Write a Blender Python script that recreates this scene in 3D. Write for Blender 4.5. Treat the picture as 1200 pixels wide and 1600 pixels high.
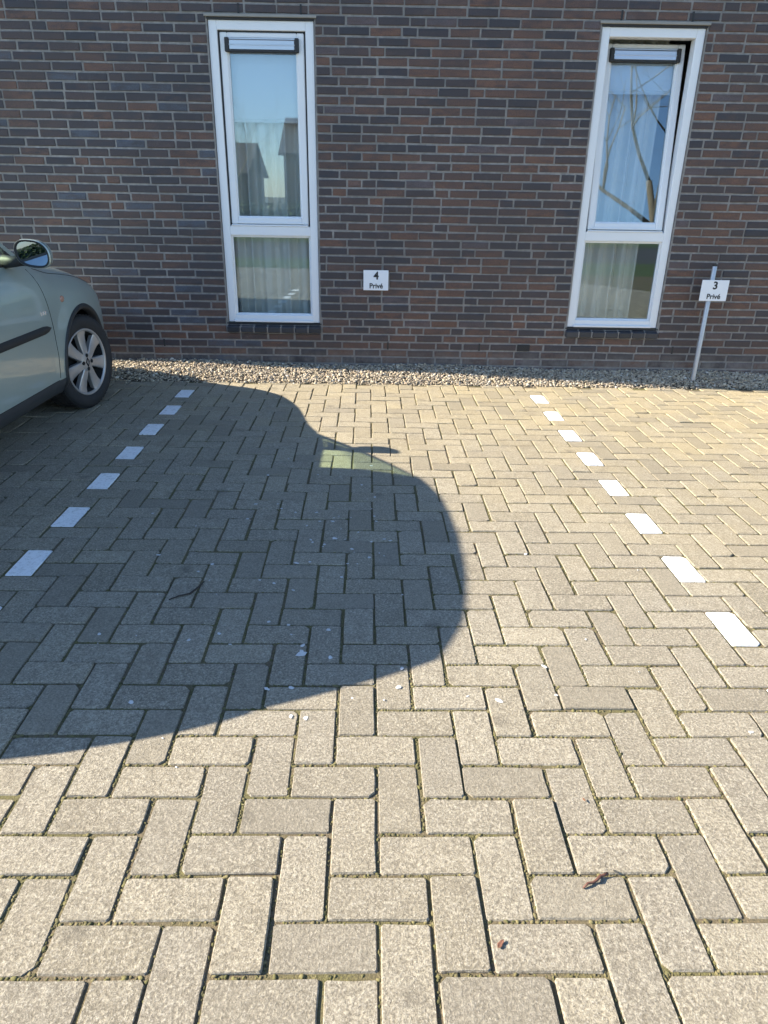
import bpy, bmesh, math, random
import numpy as np
from mathutils import Vector, Matrix
for o in list(bpy.data.objects): bpy.data.objects.remove(o)
R = math.radians
rng = np.random.RandomState(7); random.seed(7)
sc = bpy.context.scene; COL = sc.collection

# ------------------------------------------------------------------ camera
U = 0.109                                   # paver module (m)
F_PX, PITCH, YAW, ROLL = 1106.585, 0.419708, 0.0070703, 0.0168978
CAM = np.array([0.0, -5.766, 1.352])
def cam_axes(p, y, r):
    cy, sy, cp, sp = math.cos(y), math.sin(y), math.cos(p), math.sin(p)
    f = np.array([sy*cp, cy*cp, -sp]); rt = np.array([cy, -sy, 0]); u = np.cross(rt, f)
    return math.cos(r)*rt+math.sin(r)*u, -math.sin(r)*rt+math.cos(r)*u, f
CA, CB, CD = cam_axes(PITCH, YAW, ROLL)
cd = bpy.data.cameras.new('camera'); cam = bpy.data.objects.new('camera', cd); COL.objects.link(cam)
cd.sensor_fit = 'HORIZONTAL'; cd.sensor_width = 36; cd.lens = 36*F_PX/1200
cd.clip_start = 0.05; cd.clip_end = 2000
m = Matrix.Identity(4)
for i in range(3): m[i][0], m[i][1], m[i][2], m[i][3] = CA[i], CB[i], -CD[i], CAM[i]
cam.matrix_world = m; sc.camera = cam
# ------------------------------------------------------------------ sky, sun, exposure
SUN_EL, SUN_AZ = R(30.2), R(2.0)            # from the left, a touch behind the wall plane
w = bpy.data.worlds.new('World'); sc.world = w; w.use_nodes = True
nt = w.node_tree; nt.nodes.clear()
sky = nt.nodes.new('ShaderNodeTexSky'); sky.sky_type = 'NISHITA'; sky.sun_disc = False
sky.sun_elevation = SUN_EL; sky.sun_rotation = R(-88); sky.altitude = 0; sky.air_density = 0.9; sky.dust_density = 0.2; sky.ozone_density = 3.2
bg = nt.nodes.new('ShaderNodeBackground'); bg.inputs[1].default_value = 0.105
wo = nt.nodes.new('ShaderNodeOutputWorld')
nt.links.new(sky.outputs[0], bg.inputs[0]); nt.links.new(bg.outputs[0], wo.inputs[0])
sl = bpy.data.lights.new('sun', 'SUN'); sl.energy = 5.0; sl.angle = R(0.42); sl.color = (1, 0.90, 0.745)
so = bpy.data.objects.new('sun', sl); COL.objects.link(so)
sd = Vector((math.cos(SUN_EL)*math.cos(SUN_AZ), -math.cos(SUN_EL)*math.sin(SUN_AZ), -math.sin(SUN_EL)))
so.rotation_euler = sd.to_track_quat('-Z', 'Y').to_euler(); so.location = (-20, 2, 12)
sc.view_settings.view_transform = 'Standard'; sc.view_settings.look = 'None'
sc.view_settings.gamma = 1; sc.view_settings.exposure = 1.76; sc.view_settings.use_curve_mapping = False
sc.render.engine = 'CYCLES'

# ------------------------------------------------------------------ placement helpers
DL, TX = 0.0206527, -0.00712414
X0, Y0 = 13.4197, 4.932135
OX, OY = (12.5-X0)*U, (-14-Y0)*U
def gz(x, y=0): return TX*(x-OX)
def lat(i, j):
    X, Y = (i-12.5)*U, (j+14)*U; c, s = math.cos(DL), math.sin(DL)
    return c*X-s*Y+OX, s*X+c*Y+OY
def project(P):
    q = np.asarray(P, float)-CAM; z = q@CD
    return np.stack([600+F_PX*(q@CA)/z, 800-F_PX*(q@CB)/z], -1), z
def ground_at(px, py):
    d = (px-600)/F_PX*CA-(py-800)/F_PX*CB+CD
    k = -(CAM[2]-gz(0))/(d[2]-TX*d[0]); return CAM+k*d

# ------------------------------------------------------------------ mesh helpers
class MB:
    def __init__(s): s.v = []; s.f = []; s.rv = []
    def add(s, vs, fs, rv=(0.5, 0.5, 0.5)):
        n = len(s.v); s.v += [tuple(p) for p in vs]; s.f += [tuple(i+n for i in f) for f in fs]
        s.rv += [rv]*len(vs); return s
    def box(s, lo, hi, c=0.0, rv=(0.5, 0.5, 0.5)):
        lo = list(lo); hi = list(hi)
        if c <= 0:
            vs = [(x, y, z) for x in (lo[0], hi[0]) for y in (lo[1], hi[1]) for z in (lo[2], hi[2])]
            return s.add(vs, [(0, 1, 3, 2), (4, 6, 7, 5), (0, 4, 5, 1), (2, 3, 7, 6), (0, 2, 6, 4), (1, 5, 7, 3)], rv)
        vs = []; idx = {}
        for a in (0, 1):
            for b in (0, 1):
                for d in (0, 1):
                    p = [(lo, hi)[a][0], (lo, hi)[b][1], (lo, hi)[d][2]]
                    sg = [1 if t == 0 else -1 for t in (a, b, d)]
                    for ax in range(3):           # vertex lying on the face normal to ax
                        q = p[:]
                        for k in range(3):
                            if k != ax: q[k] += sg[k]*c
                        idx[(a, b, d, ax)] = len(vs); vs.append(q)
        fs = []
        for ax in range(3):
            o = [k for k in range(3) if k != ax]
            for t in (0, 1):
                def K(u, v):
                    k = [0, 0, 0]; k[ax] = t; k[o[0]] = u; k[o[1]] = v; return idx[(k[0], k[1], k[2], ax)]
                fs.append((K(0, 0), K(1, 0), K(1, 1), K(0, 1)))
        for ax in range(3):                       # edges parallel to ax
            o = [k for k in range(3) if k != ax]
            for u in (0, 1):
                for v in (0, 1):
                    def K(t, fa):
                        k = [0, 0, 0]; k[ax] = t; k[o[0]] = u; k[o[1]] = v; return idx[(k[0], k[1], k[2], fa)]
                    fs.append((K(0, o[0]), K(1, o[0]), K(1, o[1]), K(0, o[1])))
        for a in (0, 1):
            for b in (0, 1):
                for d in (0, 1): fs.append(tuple(idx[(a, b, d, k)] for k in range(3)))
        return s.add(vs, fs, rv)
    def tube(s, pts, rad, n=10, cap=True, rv=(0.5, 0.5, 0.5)):
        pts = [Vector(p) for p in pts]
        if not hasattr(rad, '__len__'): rad = [rad]*len(pts)
        vs = []; fs = []; up = None
        for i, p in enumerate(pts):
            t = (pts[min(i+1, len(pts)-1)]-pts[max(i-1, 0)]).normalized()
            if up is None: up = t.orthogonal().normalized()
            up = (up-t*up.dot(t)).normalized(); sd_ = t.cross(up)
            for k in range(n):
                a = 2*math.pi*k/n; vs.append(p+rad[i]*(math.cos(a)*up+math.sin(a)*sd_))
        for i in range(len(pts)-1):
            for k in range(n): fs.append((i*n+k, i*n+(k+1) % n, (i+1)*n+(k+1) % n, (i+1)*n+k))
        if cap: fs += [tuple(range(n))[::-1], tuple(range((len(pts)-1)*n, len(pts)*n))]
        return s.add(vs, fs, rv)
    def lathe(s, prof, n=48, axis='X', org=(0, 0, 0), closed=False):
        vs = []; fs = []; m_ = len(prof)
        for k in range(n):
            a = 2*math.pi*k/n; c, s_ = math.cos(a), math.sin(a)
            for (h, r) in prof:
                if axis == 'X': vs.append((org[0]+h, org[1]+r*c, org[2]+r*s_))
                else: vs.append((org[0]+r*c, org[1]+r*s_, org[2]+h))
        for k in range(n):
            for i in range(m_ if closed else m_-1):
                a, b = k*m_+i, k*m_+(i+1) % m_; c_, d = ((k+1) % n)*m_+(i+1) % m_, ((k+1) % n)*m_+i
                fs.append((a, b, c_, d))
        return s.add(vs, fs)
    def grid(s, P, rv=(0.5, 0.5, 0.5)):           # P: [nu][nv] points
        nu, nv = len(P), len(P[0])
        return s.add([p for row in P for p in row], [(i*nv+j, (i+1)*nv+j, (i+1)*nv+j+1, i*nv+j+1) for i in range(nu-1) for j in range(nv-1)], rv)
    def build(s, name, mat, parent=None, loc=(0, 0, 0), smooth=False, recalc=True, merge=0.0, local=False, angle=None):
        me = bpy.data.meshes.new(name)
        V = np.array(s.v, float).reshape(-1, 3)
        if not local: V = V-np.array(loc)
        me.from_pydata(V.tolist(), [], s.f)
        at = me.attributes.new('rv', 'FLOAT_VECTOR', 'POINT'); at.data.foreach_set('vector', np.array(s.rv, np.float32).ravel())
        if recalc or merge:
            bm = bmesh.new(); bm.from_mesh(me)
            if merge: bmesh.ops.remove_doubles(bm, verts=bm.verts, dist=merge)
            if recalc: bmesh.ops.recalc_face_normals(bm, faces=bm.faces)
            bm.to_mesh(me); bm.free()
        if smooth: me.polygons.foreach_set('use_smooth', [True]*len(me.polygons))
        if angle is not None: me.set_sharp_from_angle(angle=R(angle))
        if mat: me.materials.append(mat)
        o = bpy.data.objects.new(name, me); COL.objects.link(o); o.location = loc
        if parent: o.parent = parent
        return o
def tag(o, label=None, cat=None, group=None, kind=None):
    if label: o['label'] = label
    if cat: o['category'] = cat
    if group: o['group'] = group
    if kind: o['kind'] = kind
    return o
def empty(name, loc=(0, 0, 0)):
    o = bpy.data.objects.new(name, None); COL.objects.link(o); o.location = loc; o.empty_display_size = 0.2; return o

# ------------------------------------------------------------------ material helpers
def mat(name):
    m_ = bpy.data.materials.new(name); m_.use_nodes = True; n = m_.node_tree
    return m_, n, n.nodes['Principled BSDF']
def nd(n, typ, ins=None, **kw):
    x = n.nodes.new(typ)
    for k, v in kw.items(): setattr(x, k, v)
    for k, v in (ins or {}).items():
        if hasattr(v, 'node') and hasattr(v, 'is_linked'): n.links.new(v, x.inputs[k])
        else: x.inputs[k].default_value = v
    return x
def pos(n): return nd(n, 'ShaderNodeNewGeometry').outputs['Position']
def noise(n, scale, vec=None, detail=4, rough=0.55):
    x = nd(n, 'ShaderNodeTexNoise', {'Scale': scale, 'Detail': detail, 'Roughness': rough})
    n.links.new(vec if vec is not None else pos(n), x.inputs['Vector']); return x.outputs['Fac']
def ramp(n, fac, stops, interp='LINEAR'):
    r = nd(n, 'ShaderNodeValToRGB'); r.color_ramp.interpolation = interp; e = r.color_ramp.elements
    while len(e) < len(stops): e.new(0.5)
    for k, (p, c) in enumerate(stops):
        e[k].position = p; e[k].color = (c, c, c, 1) if not hasattr(c, '__len__') else (*c, 1)
    n.links.new(fac, r.inputs[0]); return r.outputs[0]
def mix(n, fac, a, b, blend='MIX'):
    x = nd(n, 'ShaderNodeMix', data_type='RGBA', blend_type=blend)
    for sock, v in ((x.inputs['Factor'], fac), (x.inputs['A'], a), (x.inputs['B'], b)):
        if hasattr(v, 'is_linked'): n.links.new(v, sock)
        else: sock.default_value = v if not hasattr(v, '__len__') or len(v) == 4 else (*v, 1)
    return x.outputs['Result']
def math_(n, op, a, b=0.0):
    x = nd(n, 'ShaderNodeMath', operation=op)
    for k, v in ((0, a), (1, b)):
        if hasattr(v, 'is_linked'): n.links.new(v, x.inputs[k])
        else: x.inputs[k].default_value = v
    return x.outputs[0]
def rvxyz(n):
    a = nd(n, 'ShaderNodeAttribute', attribute_name='rv'); s_ = nd(n, 'ShaderNodeSeparateXYZ'); n.links.new(a.outputs['Vector'], s_.inputs[0]); return s_.outputs
def bump(n, p, h, strength, dist):
    b = nd(n, 'ShaderNodeBump', {'Strength': strength, 'Distance': dist, 'Height': h}); n.links.new(b.outputs[0], p.inputs['Normal']); return b
def plain(name, col, rough=0.5, metal=0.0, coat=0.0, nscale=0, namp=0.15, spec=None, bumpd=0):
    m_, n, p = mat(name)
    p.inputs['Roughness'].default_value = rough; p.inputs['Metallic'].default_value = metal; p.inputs['Coat Weight'].default_value = coat
    if spec is not None: p.inputs['Specular IOR Level'].default_value = spec
    if nscale:
        f = noise(n, nscale)
        c = mix(n, f, tuple(x*(1-namp) for x in col), tuple(min(1, x*(1+namp)) for x in col)); n.links.new(c, p.inputs['Base Color'])
        if bumpd: bump(n, p, f, 0.6, bumpd)
    else: p.inputs['Base Color'].default_value = (*col, 1)
    return m_
def glass(name, tint, refl, rough=0.0, rcol=(1, 1, 1), fk=0.9):
    m_, n, p = mat(name); n.nodes.remove(p); out = n.nodes['Material Output']
    t = nd(n, 'ShaderNodeBsdfTransparent', {'Color': (*tint, 1)}); g = nd(n, 'ShaderNodeBsdfGlossy', {'Color': (*rcol, 1), 'Roughness': rough})
    lw = nd(n, 'ShaderNodeLayerWeight', {'Blend': 0.35})
    f = math_(n, 'MINIMUM', math_(n, 'ADD', math_(n, 'MULTIPLY', lw.outputs['Fresnel'], fk), refl), 1.0)
    mx = nd(n, 'ShaderNodeMixShader'); n.links.new(f, mx.inputs[0]); n.links.new(t.outputs[0], mx.inputs[1]); n.links.new(g.outputs[0], mx.inputs[2]); n.links.new(mx.outputs[0], out.inputs[0]); return m_

# pavers: exposed-aggregate grey-beige concrete
def paver_mat(name, white=False):
    m_, n, p = mat(name); rv = rvxyz(n); P = pos(n)
    big = noise(n, 1.3, P, 3); midn = noise(n, 26, P, 5, 0.65); fine = noise(n, 300, P, 4, 0.75)
    vor = nd(n, 'ShaderNodeTexVoronoi', {'Scale': 330.0}); n.links.new(P, vor.inputs['Vector'])
    vs = nd(n, 'ShaderNodeSeparateColor'); n.links.new(vor.outputs['Color'], vs.inputs[0])
    if white:
        c = mix(n, ramp(n, noise(n, 60, P, 6, 0.75), [(0.50, 0), (0.72, 1)]), (0.88, 0.88, 0.87), (0.48, 0.47, 0.44))
        c = mix(n, math_(n, 'MULTIPLY', vs.outputs[0], 0.25), c, (0.62, 0.61, 0.58))
    else:
        c = mix(n, rv[0], (0.285, 0.248, 0.172), (0.52, 0.458, 0.332))
        c = mix(n, math_(n, 'MULTIPLY', rv[1], 0.45), c, (0.36, 0.335, 0.29))
        c = mix(n, ramp(n, big, [(0.35, 0), (0.7, 0.55)]), c, (0.28, 0.252, 0.205))
        c = mix(n, ramp(n, midn, [(0.30, 0.55), (0.62, 0)]), c, (0.235, 0.208, 0.165))
        c = mix(n, ramp(n, midn, [(0.52, 0), (0.78, 0.6)]), c, (0.50, 0.46, 0.385))
        c = mix(n, ramp(n, vs.outputs[0], [(0.0, 0.6), (0.18, 0.3), (0.34, 0)]), c, (0.125, 0.11, 0.088))
        c = mix(n, ramp(n, vs.outputs[1], [(0.74, 0), (0.9, 0.35), (1.0, 0.6)]), c, (0.58, 0.535, 0.455))
        c = mix(n, ramp(n, fine, [(0.34, 0.8), (0.58, 0)]), c, (0.19, 0.168, 0.133))
        grain = noise(n, 135, P, 5, 0.8)
        c = mix(n, ramp(n, grain, [(0.34, 0.95), (0.48, 0)]), c, (0.155, 0.135, 0.10))
        c = mix(n, ramp(n, grain, [(0.51, 0), (0.67, 0.75)]), c, (0.63, 0.565, 0.435))
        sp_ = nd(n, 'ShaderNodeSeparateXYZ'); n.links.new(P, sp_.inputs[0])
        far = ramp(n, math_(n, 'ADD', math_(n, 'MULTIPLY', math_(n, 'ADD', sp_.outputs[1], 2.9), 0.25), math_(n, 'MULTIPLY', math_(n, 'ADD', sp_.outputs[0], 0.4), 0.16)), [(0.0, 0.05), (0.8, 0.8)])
        tan_mask = math_(n, 'MULTIPLY', far, ramp(n, noise(n, 2.1, P, 5, 0.65), [(0.30, 0.25), (0.62, 1)]))
        c = mix(n, tan_mask, c, mix(n, 0.5, c, (0.52, 0.41, 0.20)))                      # yellow-tan tone, stronger towards the wall and to the right
        c = mix(n, ramp(n, noise(n, 3.7, P, 6, 0.7), [(0.58, 0), (0.74, 0.55)]), c, (0.17, 0.145, 0.108))   # damp and tyre grime
        c = mix(n, ramp(n, rv[2], [(0.72, 0), (1.0, 0.5)]), c, (0.22, 0.195, 0.15))
        dr = nd(n, 'ShaderNodeTexVoronoi', {'Scale': 2.6}); n.links.new(P, dr.inputs['Vector'])                 # old oil drips
        c = mix(n, math_(n, 'MULTIPLY', ramp(n, math_(n, 'ADD', dr.outputs['Distance'], math_(n, 'MULTIPLY', noise(n, 30, P, 4), 0.10)), [(0.085, 0.55), (0.15, 0)]), 1.0), c, (0.13, 0.115, 0.09))
    n.links.new(c, p.inputs['Base Color']); p.inputs['Roughness'].default_value = 0.88; p.inputs['Specular IOR Level'].default_value = 0.3
    h = math_(n, 'ADD', math_(n, 'MULTIPLY', vs.outputs[0], 0.6), math_(n, 'ADD', math_(n, 'MULTIPLY', fine, 0.7), math_(n, 'MULTIPLY', midn, 0.9)))
    if not white: h = math_(n, 'ADD', h, math_(n, 'MULTIPLY', grain, 2.2))
    bump(n, p, h, 0.35 if white else 0.95, 0.003); return m_
M = {}
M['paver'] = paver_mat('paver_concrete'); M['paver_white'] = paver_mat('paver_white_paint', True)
# joint filling: sand with moss
m_, n, p = mat('joint_sand'); P = pos(n)
c = mix(n, ramp(n, noise(n, 3.2, P, 4), [(0.42, 0), (0.62, 1)]), (0.155, 0.122, 0.072), (0.135, 0.122, 0.045))
c = mix(n, ramp(n, noise(n, 260, P, 3), [(0.4, 0.6), (0.6, 0)]), c, (0.05, 0.042, 0.025))
n.links.new(c, p.inputs['Base Color']); p.inputs['Roughness'].default_value = 0.95; bump(n, p, noise(n, 300, P, 3), 0.9, 0.003); M['joint'] = m_
m_, n, p = mat('moss'); rv = rvxyz(n)
c = mix(n, rv[0], (0.055, 0.06, 0.016), (0.17, 0.155, 0.06)); c = mix(n, math_(n, 'MULTIPLY', rv[1], 0.5), c, (0.16, 0.125, 0.075))
n.links.new(c, p.inputs['Base Color']); p.inputs['Roughness'].default_value = 0.95; bump(n, p, noise(n, 700), 0.8, 0.002); M['moss'] = m_
# bricks: dark mangle-fired, purple-grey to rust
m_, n, p = mat('brick'); rv = rvxyz(n); P = pos(n)
c = ramp(n, rv[0], [(0.0, (0.036, 0.035, 0.042)), (0.20, (0.054, 0.047, 0.051)), (0.38, (0.088, 0.059, 0.051)), (0.52, (0.054, 0.045, 0.047)), (0.66, (0.118, 0.068, 0.050)), (0.80, (0.150, 0.079, 0.052)), (0.96, (0.185, 0.090, 0.054)), (1.0, (0.085, 0.095, 0.118))])
st = nd(n, 'ShaderNodeMapping'); st.inputs['Scale'].default_value = (9, 9, 26); n.links.new(P, st.inputs[0])
nb = noise(n, 1.0, st.outputs[0], 5, 0.6)
c = mix(n, ramp(n, nb, [(0.42, 0), (0.66, 0.75)]), c, mix(n, rv[1], (0.030, 0.030, 0.036), (0.115, 0.066, 0.050)))
c = mix(n, ramp(n, noise(n, 190, P, 4, 0.7), [(0.38, 0.55), (0.55, 0)]), c, (0.026, 0.024, 0.028))
c = mix(n, ramp(n, noise(n, 5, P, 5, 0.7), [(0.60, 0), (0.80, 0.32)]), c, (0.20, 0.19, 0.18))
sp_ = nd(n, 'ShaderNodeSeparateXYZ'); n.links.new(P, sp_.inputs[0])
c = mix(n, ramp(n, noise(n, 1.6, P, 5, 0.6), [(0.40, 0.35), (0.6, 0)]), c, (0.040, 0.036, 0.036))
spl = math_(n, 'MULTIPLY', ramp(n, sp_.outputs[2], [(0.10, 1), (0.24, 0)]), ramp(n, noise(n, 7, P, 6, 0.75), [(0.38, 0), (0.62, 0.7)]))
c = mix(n, spl, c, (0.21, 0.195, 0.175))                                             # splash dirt and lime at the foot
c = mix(n, ramp(n, noise(n, 34, P, 6, 0.8), [(0.62, 0), (0.74, 0.45)]), c, (0.24, 0.225, 0.21))              # mortar smears
n.links.new(c, p.inputs['Base Color']); p.inputs['Roughness'].default_value = 0.62; p.inputs['Specular IOR Level'].default_value = 0.45
bump(n, p, math_(n, 'ADD', nb, math_(n, 'MULTIPLY', noise(n, 240, P, 3), 0.6)), 0.7, 0.0025); M['brick'] = m_
m_, n, p = mat('mortar'); P = pos(n)
c = mix(n, ramp(n, noise(n, 22, P, 6, 0.7), [(0.3, 0), (0.7, 1)]), (0.175, 0.163, 0.15), (0.34, 0.318, 0.29)); c = mix(n, ramp(n, noise(n, 1.6, P, 5, 0.6), [(0.38, 0.5), (0.6, 0)]), c, (0.15, 0.14, 0.13))
n.links.new(c, p.inputs['Base Color']); p.inputs['Roughness'].default_value = 0.95
bump(n, p, noise(n, 330, P, 3), 0.8, 0.002); M['mortar'] = m_
m_, n, p = mat('brickwork_far'); tc = nd(n, 'ShaderNodeNewGeometry'); sx = nd(n, 'ShaderNodeSeparateXYZ'); n.links.new(tc.outputs['Position'], sx.inputs[0])
cx = nd(n, 'ShaderNodeCombineXYZ', {0: math_(n, 'ADD', sx.outputs[0], sx.outputs[1]), 1: sx.outputs[2]})
bt = nd(n, 'ShaderNodeTexBrick', {'Color1': (0.042, 0.042, 0.052, 1), 'Color2': (0.12, 0.066, 0.048, 1), 'Mortar': (0.17, 0.16, 0.15, 1), 'Scale': 1.0, 'Mortar Size': 0.005, 'Brick Width': 0.2165, 'Row Height': 0.0592, 'Bias': -0.1})
n.links.new(cx.outputs[0], bt.inputs['Vector']); n.links.new(bt.outputs['Color'], p.inputs['Base Color']); p.inputs['Roughness'].default_value = 0.7; bump(n, p, bt.outputs['Fac'], -0.7, 0.005); M['brick_far'] = m_
m_, n, p = mat('sill_brick'); rv = rvxyz(n)
c = mix(n, rv[0], (0.020, 0.021, 0.025), (0.040, 0.040, 0.045)); n.links.new(c, p.inputs['Base Color']); p.inputs['Roughness'].default_value = 0.45; bump(n, p, noise(n, 60), 0.5, 0.003); M['sill'] = m_
m_, n, p = mat('gravel'); rv = rvxyz(n)
c = ramp(n, rv[0], [(0.0, (0.15, 0.13, 0.115)), (0.22, (0.36, 0.295, 0.20)), (0.5, (0.50, 0.415, 0.29)), (0.75, (0.60, 0.525, 0.395)), (0.9, (0.36, 0.265, 0.18)), (1.0, (0.76, 0.72, 0.63))])
c = mix(n, ramp(n, noise(n, 240, None, 4), [(0.4, 0.35), (0.6, 0)]), c, (0.14, 0.12, 0.10))
n.links.new(c, p.inputs['Base Color']); p.inputs['Roughness'].default_value = 0.8; bump(n, p, noise(n, 420), 0.5, 0.002); M['gravel'] = m_
M['gravel_bed'] = plain('gravel_bed', (0.10, 0.085, 0.065), 0.95, nscale=90, namp=0.5, bumpd=0.006)
M['pvc'] = plain('white_frame', (0.72, 0.73, 0.73), 0.32, nscale=4, namp=0.04)
M['gasket'] = plain('black_gasket', (0.02, 0.02, 0.02), 0.6)
M['alu'] = plain('aluminium', (0.52, 0.53, 0.55), 0.32, metal=0.85)
M['lintel'] = plain('lintel_steel', (0.26, 0.245, 0.215), 0.5, nscale=8, namp=0.15)
M['pane'] = glass('window_glass', (0.97, 0.98, 0.975), 0.075, rcol=(0.74, 0.90, 1.0))
M['blind'] = plain('blind_cloth', (0.80, 0.81, 0.82), 0.9)
m_, n, p = mat('curtain_cloth'); st = nd(n, 'ShaderNodeMapping'); st.inputs['Scale'].default_value = (40, 40, 0.6); n.links.new(pos(n), st.inputs[0])
n.links.new(mix(n, noise(n, 3, st.outputs[0]), (0.72, 0.72, 0.66), (0.86, 0.85, 0.80)), p.inputs['Base Color']); p.inputs['Roughness'].default_value = 0.9; M['curtain'] = m_
M['room'] = plain('room_plaster', (0.55, 0.54, 0.51), 0.9)
M['sign'] = plain('sign_plate', (0.74, 0.76, 0.78), 0.35, nscale=20, namp=0.03)
M['ink'] = plain('black_lettering', (0.012, 0.013, 0.015), 0.5)
M['galv'] = plain('galvanised_steel', (0.44, 0.46, 0.48), 0.45, metal=0.6, nscale=45, namp=0.22)
M['asphalt'] = plain('asphalt', (0.055, 0.055, 0.055), 0.9, nscale=160, namp=0.3, bumpd=0.003)
M['grass'] = plain('lawn_grass', (0.055, 0.085, 0.022), 0.9, nscale=5, namp=0.35, bumpd=0.02)
M['soil'] = plain('ground_soil', (0.09, 0.085, 0.05), 0.95, nscale=2, namp=0.3)

# ------------------------------------------------------------------ ground sheets
def sheet(name, x0, x1, y0, y1, z, m_, tilt=False, nx=1):
    mb = MB(); xs = np.linspace(x0, x1, nx+1)
    mb.grid([[(x, y, z+(gz(x) if tilt else 0)) for y in (y0, y1)] for x in xs])
    return tag(mb.build(name, m_, None, recalc=False), kind='structure')
sheet('ground', -400, 400, 400, -400, -0.16, M['soil'])
PX0, PX1, PY0 = -7.5, 7.5, -9.0
pave = sheet('pavement', PX0, PX1, 0.02, PY0-0.02, -0.0046, M['joint'], True, 8)
sheet('grass_verge', -60, 60, PY0, -12.5, -0.075, M['grass'])
sheet('road', -60, 60, -12.5, -19, -0.08, M['asphalt'])
sheet('lawn', -60, 60, -19.0, -70, -0.07, M['grass'])

# ------------------------------------------------------------------ pavers, 90 degree herringbone
def paver_geo(i, j, L, Wd, seed):
    """corner (i,j) lower-left in module units, size L x Wd modules; returns world verts and faces"""
    r = np.random.RandomState(seed); g = 0.038
    a0, a1, b0, b1 = i+g, i+L-g, j+g, j+Wd-g
    out = []
    cut = [r.uniform(.08, .17) if r.rand() < .16 else .035 for _ in range(5)]; cut[4] = cut[0]; kk = -1
    for (xa, ya, xb, yb) in ((a0, b0, a1, b0), (a1, b0, a1, b1), (a1, b1, a0, b1), (a0, b1, a0, b0)):
        dx, dy = xb-xa, yb-ya; ln = math.hypot(dx, dy); kk += 1; e0, e1 = cut[kk]/ln, cut[kk+1]/ln
        for t in (e0, 0.5+r.uniform(-.2, .2), 1-e1): out.append((xa+dx*t+r.normal(0, .006), ya+dy*t+r.normal(0, .006)))
    cx, cy = (a0+a1)/2, (b0+b1)/2
    sh = r.normal(0, .012, 2); rot = r.normal(0, .004); tilt = r.normal(0, .004, 2); dz = r.normal(0, .0013)
    vs = []
    for k, (ins, z) in enumerate(((0, -0.02), (0, -0.0042), (0.019, 0.0))):
        for (x, y) in out:
            vx, vy = x-cx, y-cy
            if ins:
                f = ins+r.uniform(-.008, .010)
                vx -= math.copysign(min(f, abs(vx)), vx) if abs(vx) > (a1-a0)/2-.06 else 0
                vy -= math.copysign(min(f, abs(vy)), vy) if abs(vy) > (b1-b0)/2-.06 else 0
            X, Y = cx+sh[0]+vx-rot*vy, cy+sh[1]+vy+rot*vx
            wx, wy = lat(X, Y); vs.append((wx, wy, gz(wx)+z+dz+tilt[0]*vx*U+tilt[1]*vy*U))
    nn = 12; fs = [tuple(range(2*nn, 3*nn))]
    for lv in (0, 1):
        for k in range(nn): fs.append((lv*nn+k, lv*nn+(k+1) % nn, (lv+1)*nn+(k+1) % nn, (lv+1)*nn+k))
    return vs, fs
pavers = []
for i in range(-64, 92):
    for k in range(-26, 8):
        t = i+4*k                                  # vertical: column i, top t ; horizontal: left i+1, top t-1
        pavers.append((i, t-2, 1, 2)); pavers.append((i+1, t-2, 2, 1))
items = []
for s_, (i, j, L, Wd) in enumerate(pavers):
    cxp, cyp = lat(i+L/2, j+Wd/2)
    if not (PX0+.1 < cxp < PX1-.1 and PY0+.1 < cyp < -0.02) or j+Wd/2 > 2.7: continue
    white = L == 1 and ((i == 0 and j+2 <= 0 and j+2 >= -44) or (i == 24 and 0 >= j+2 >= -44))
    white = white and (j+2) % 4 == i % 4
    cs = np.array([(*lat(a, b), 0) for a, b in ((i, j), (i+L, j), (i+L, j+Wd), (i, j+Wd))])
    q, z = project(cs); area = 0
    if (z > 0.3).all():
        c0 = q.mean(0)
        if -20 < c0[0] < 1220 and c0[1] < 1630: area = abs(sum(q[a][0]*q[(a+1) % 4][1]-q[(a+1) % 4][0]*q[a][1] for a in range(4)))/2
    items.append((area, s_, i, j, L, Wd, white))
items.sort(key=lambda t: -t[0])
rest = MB(); cnt = 0
for (area, s_, i, j, L, Wd, white) in items:
    vs, fs = paver_geo(i, j, L, Wd, s_); rr = np.random.RandomState(s_+99).rand(3)
    if white or (cnt < 300 and area > 0):
        cxp, cyp = lat(i+L/2, j+Wd/2)
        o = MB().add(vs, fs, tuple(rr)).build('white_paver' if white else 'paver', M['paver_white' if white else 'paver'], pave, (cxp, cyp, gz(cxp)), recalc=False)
        if white: o['label'] = 'white painted concrete paver marking the bay edge'
        else: cnt += 1
    elif not white: rest.add(vs, fs, tuple(rr))
tag(rest.build('paver_field', M['paver'], pave, recalc=False), 'grey concrete pavers laid in herringbone farther off', kind='stuff')

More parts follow.
